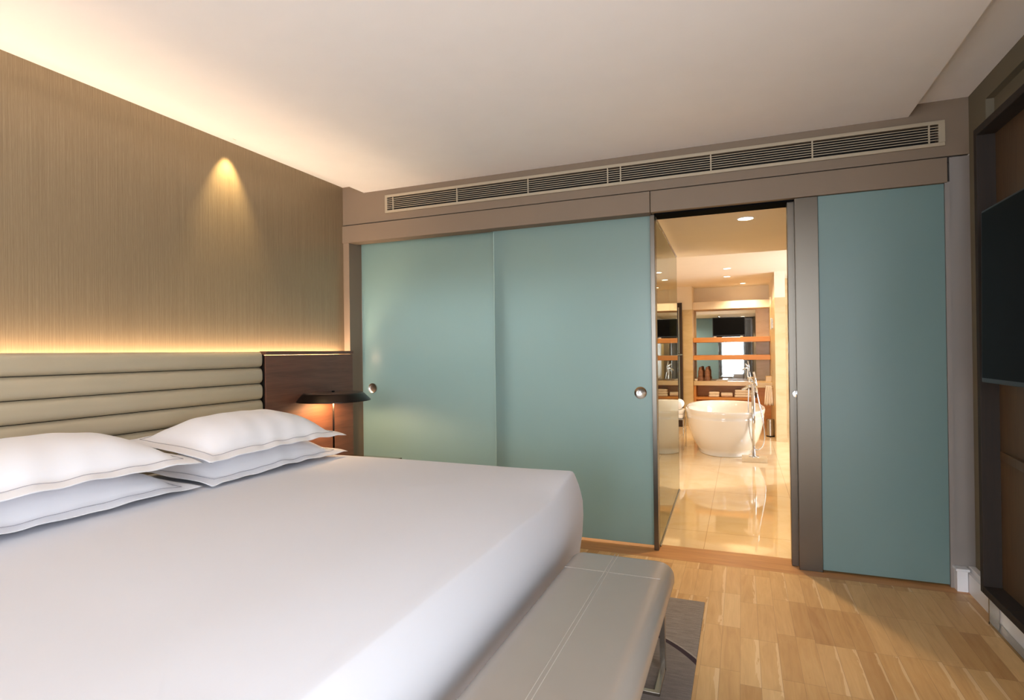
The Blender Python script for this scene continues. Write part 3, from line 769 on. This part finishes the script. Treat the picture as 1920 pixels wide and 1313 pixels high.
# bath toiletries on the rim
# floor standing faucet on stone plinth
pl = B(2.935, 3.205, 3.36, 3.55, 0, .052, bev=.003).build('stone_plinth', 'plinthstone'); tag(pl, 'low rectangular stone plinth under the bath faucet', 'plinth')
fc = thing('bath_faucet', (3.065, 3.45, .052), 'tall chrome floor standing faucet in front of the bathtub', 'faucet')
MB().lathe([(0, .052), (.055, .052), (.055, .060), (.030, .066), (0, .068)], (3.065, 3.45, 0), 40, closed_ends=False).build('base', 'chrome', fc, autosmooth=40)
m = MB(); m.tube([(3.065, 3.45, .062), (3.065, 3.45, .90)], .019, 24); m.build('column', 'chrome', fc, smooth=True)
m = MB(); m.tube([(3.065, 3.45, .89), (3.055, 3.45, .925), (3.030, 3.455, .955), (3.005, 3.47, .968)], [.020, .020, .017, .012], 20)
m.build('mixer_lever', 'chrome', fc, smooth=True)
m = MB(); m.tube([(3.065, 3.46, .875), (3.02, 3.47, .868), (2.952, 3.52, .825)], [.016, .018, .018], 20); m.build('spout', 'chrome', fc, smooth=True)
m = MB(); m.tube([(3.105, 3.44, .80), (3.096, 3.44, .90), (3.073, 3.44, 1.035)], [.0105, .012, .0125], 20); m.build('hand_shower', 'chrome', fc, smooth=True)
m = MB(); m.tube([(3.065, 3.45, .86), (3.10, 3.445, .86)], .010, 14); m.build('shower_holder', 'chrome', fc, smooth=True)
def bez(P, n=24):
    out = []; P = [Vector(p) for p in P]
    for i in range(n + 1):
        t_ = i / n; Q = P[:]
        while len(Q) > 1: Q = [Q[k].lerp(Q[k + 1], t_) for k in range(len(Q) - 1)]
        out.append(Q[0])
    return out
m = MB(); m.tube(bez([(3.105, 3.44, .80), (3.14, 3.43, .60), (3.18, 3.42, .40), (3.24, 3.42, .22), (3.14, 3.42, .10), (3.075, 3.44, .14)]), .0065, 10); m.build('hose', 'chrome', fc, smooth=True)
m = MB(); m.tube(bez([(3.018, 3.46, .85), (3.01, 3.45, .60), (3.0, 3.44, .40), (3.03, 3.44, .26), (3.055, 3.45, .20)]), .0065, 10); m.build('supply_hose', 'chrome', fc, smooth=True)

# towel stand left of the tub
ts = thing('towel_stand', (2.13, 4.1, 0), 'thin legged chrome stand left of the bathtub holding towels', 'stand')
m = MB(); m.box(2.02, 2.245, 3.93, 4.28, .395, .407, bev=.002); m.build('tray', 'chrome', ts)
for x in (2.03, 2.235):
    for y in (3.94, 4.27):
        m = MB(); m.tube([(x, y, 0), (x, y, .396)], .006, 10); m.build('leg', 'chrome', ts, smooth=True)
folded('folded_towel', 2.03, 2.235, 3.95, 4.26, .408, 2, .055, 'folded white towels on the stand left of the tub', 'towel', 'towels beside the bathtub')
MB().lathe([(0, 0), (.05, 0), (.062, .014), (.062, .25), (.05, .264), (0, .264)], (2.165, 3.97, .582), 30, 'y', closed_ends=False).build('rolled_towel', 'towel', smooth=True)
tag(bpy.data.objects['rolled_towel.001'], 'rolled white towel on top of the stand left of the tub', 'towel', 'towels beside the bathtub')

# dark tall door behind the stand
dd = thing('wardrobe_door', (1.98, 6.4, 0), 'narrow dark wooden door edge left of the stone pier', 'door')
B(1.93, 2.018, 6.30, 6.36, 0, 2.10, bev=.002).build('leaf', 'doorwood', dd)
B(1.955, 1.975, 6.285, 6.300, .12, 1.20).build('lower_groove', 'nickel', dd); B(1.955, 1.975, 6.285, 6.300, 1.24, 2.02).build('upper_groove', 'nickel', dd)
B(1.93, 2.018, 6.288, 6.302, 1.21, 1.23).build('hinge', 'nickel', dd)

# hanging towel, bin, wall phone, robe
def hang(name, x0, x1, y, z0, z1, mat, label, cat='towel'):
    loopsL = []
    n = 18
    for s_ in range(9):
        z = z1 + (z0 - z1) * s_ / 8; f = .55 + .45 * (s_ / 8) ** .6; cx = (x0 + x1) / 2; hw = (x1 - x0) / 2 * f
        P = [(cx - hw + 2 * hw * k / n, y + .012 * math.sin(k * 1.3 + .4 * s_)) for k in range(n + 1)]
        zz = z + (0)
        loopsL.append([(x, yy, zz + (.012 * math.sin(i) if s_ == 8 else 0)) for i, (x, yy) in enumerate(P)] + [(x, yy + .018, zz) for x, yy in reversed(P)])
    o = MB().loops(loopsL).build(name, mat, smooth=True); tag(o, label, cat); return o
hang('hand_towel', 3.255, 3.385, 5.70, .455, .74, 'cream_towel', 'cream hand towel hanging beside the stone pier')
rg = MB().tube([(3.27, 5.712, .745), (3.386, 5.712, .745)], .006, 10).build('towel_rail', 'chrome'); tag(rg, 'short chrome rail holding the cream hand towel', 'rail')
bn2 = thing('waste_bin', (3.34, 5.6, 0), 'small steel waste bin beside the stone pier', 'bin')
MB().lathe([(0, .015), (.055, .015), (.055, .25), (0, .25)], (3.328, 5.55, 0), 32, closed_ends=False).build('body', 'nickel', bn2, autosmooth=40)
MB().lathe([(0, 0), (.058, 0), (.058, .016), (0, .016)], (3.328, 5.55, 0), 32, closed_ends=False).build('foot_ring', 'black', bn2, autosmooth=40)
MB().lathe([(0, .25), (.056, .25), (.050, .262), (0, .264)], (3.328, 5.55, 0), 32, closed_ends=False).build('lid', 'nickel', bn2, autosmooth=40)
ph = thing('wall_phone', (3.372, 5.6, 1.65), 'small grey handset mounted on the side of the stone pier', 'phone')
B(3.366, 3.385, 5.56, 5.62, 1.60, 1.75, bev=.005).build('cradle', 'nickel', ph)
B(3.352, 3.367, 5.57, 5.61, 1.585, 1.765, bev=.006).build('handset', 'white_trim', ph)
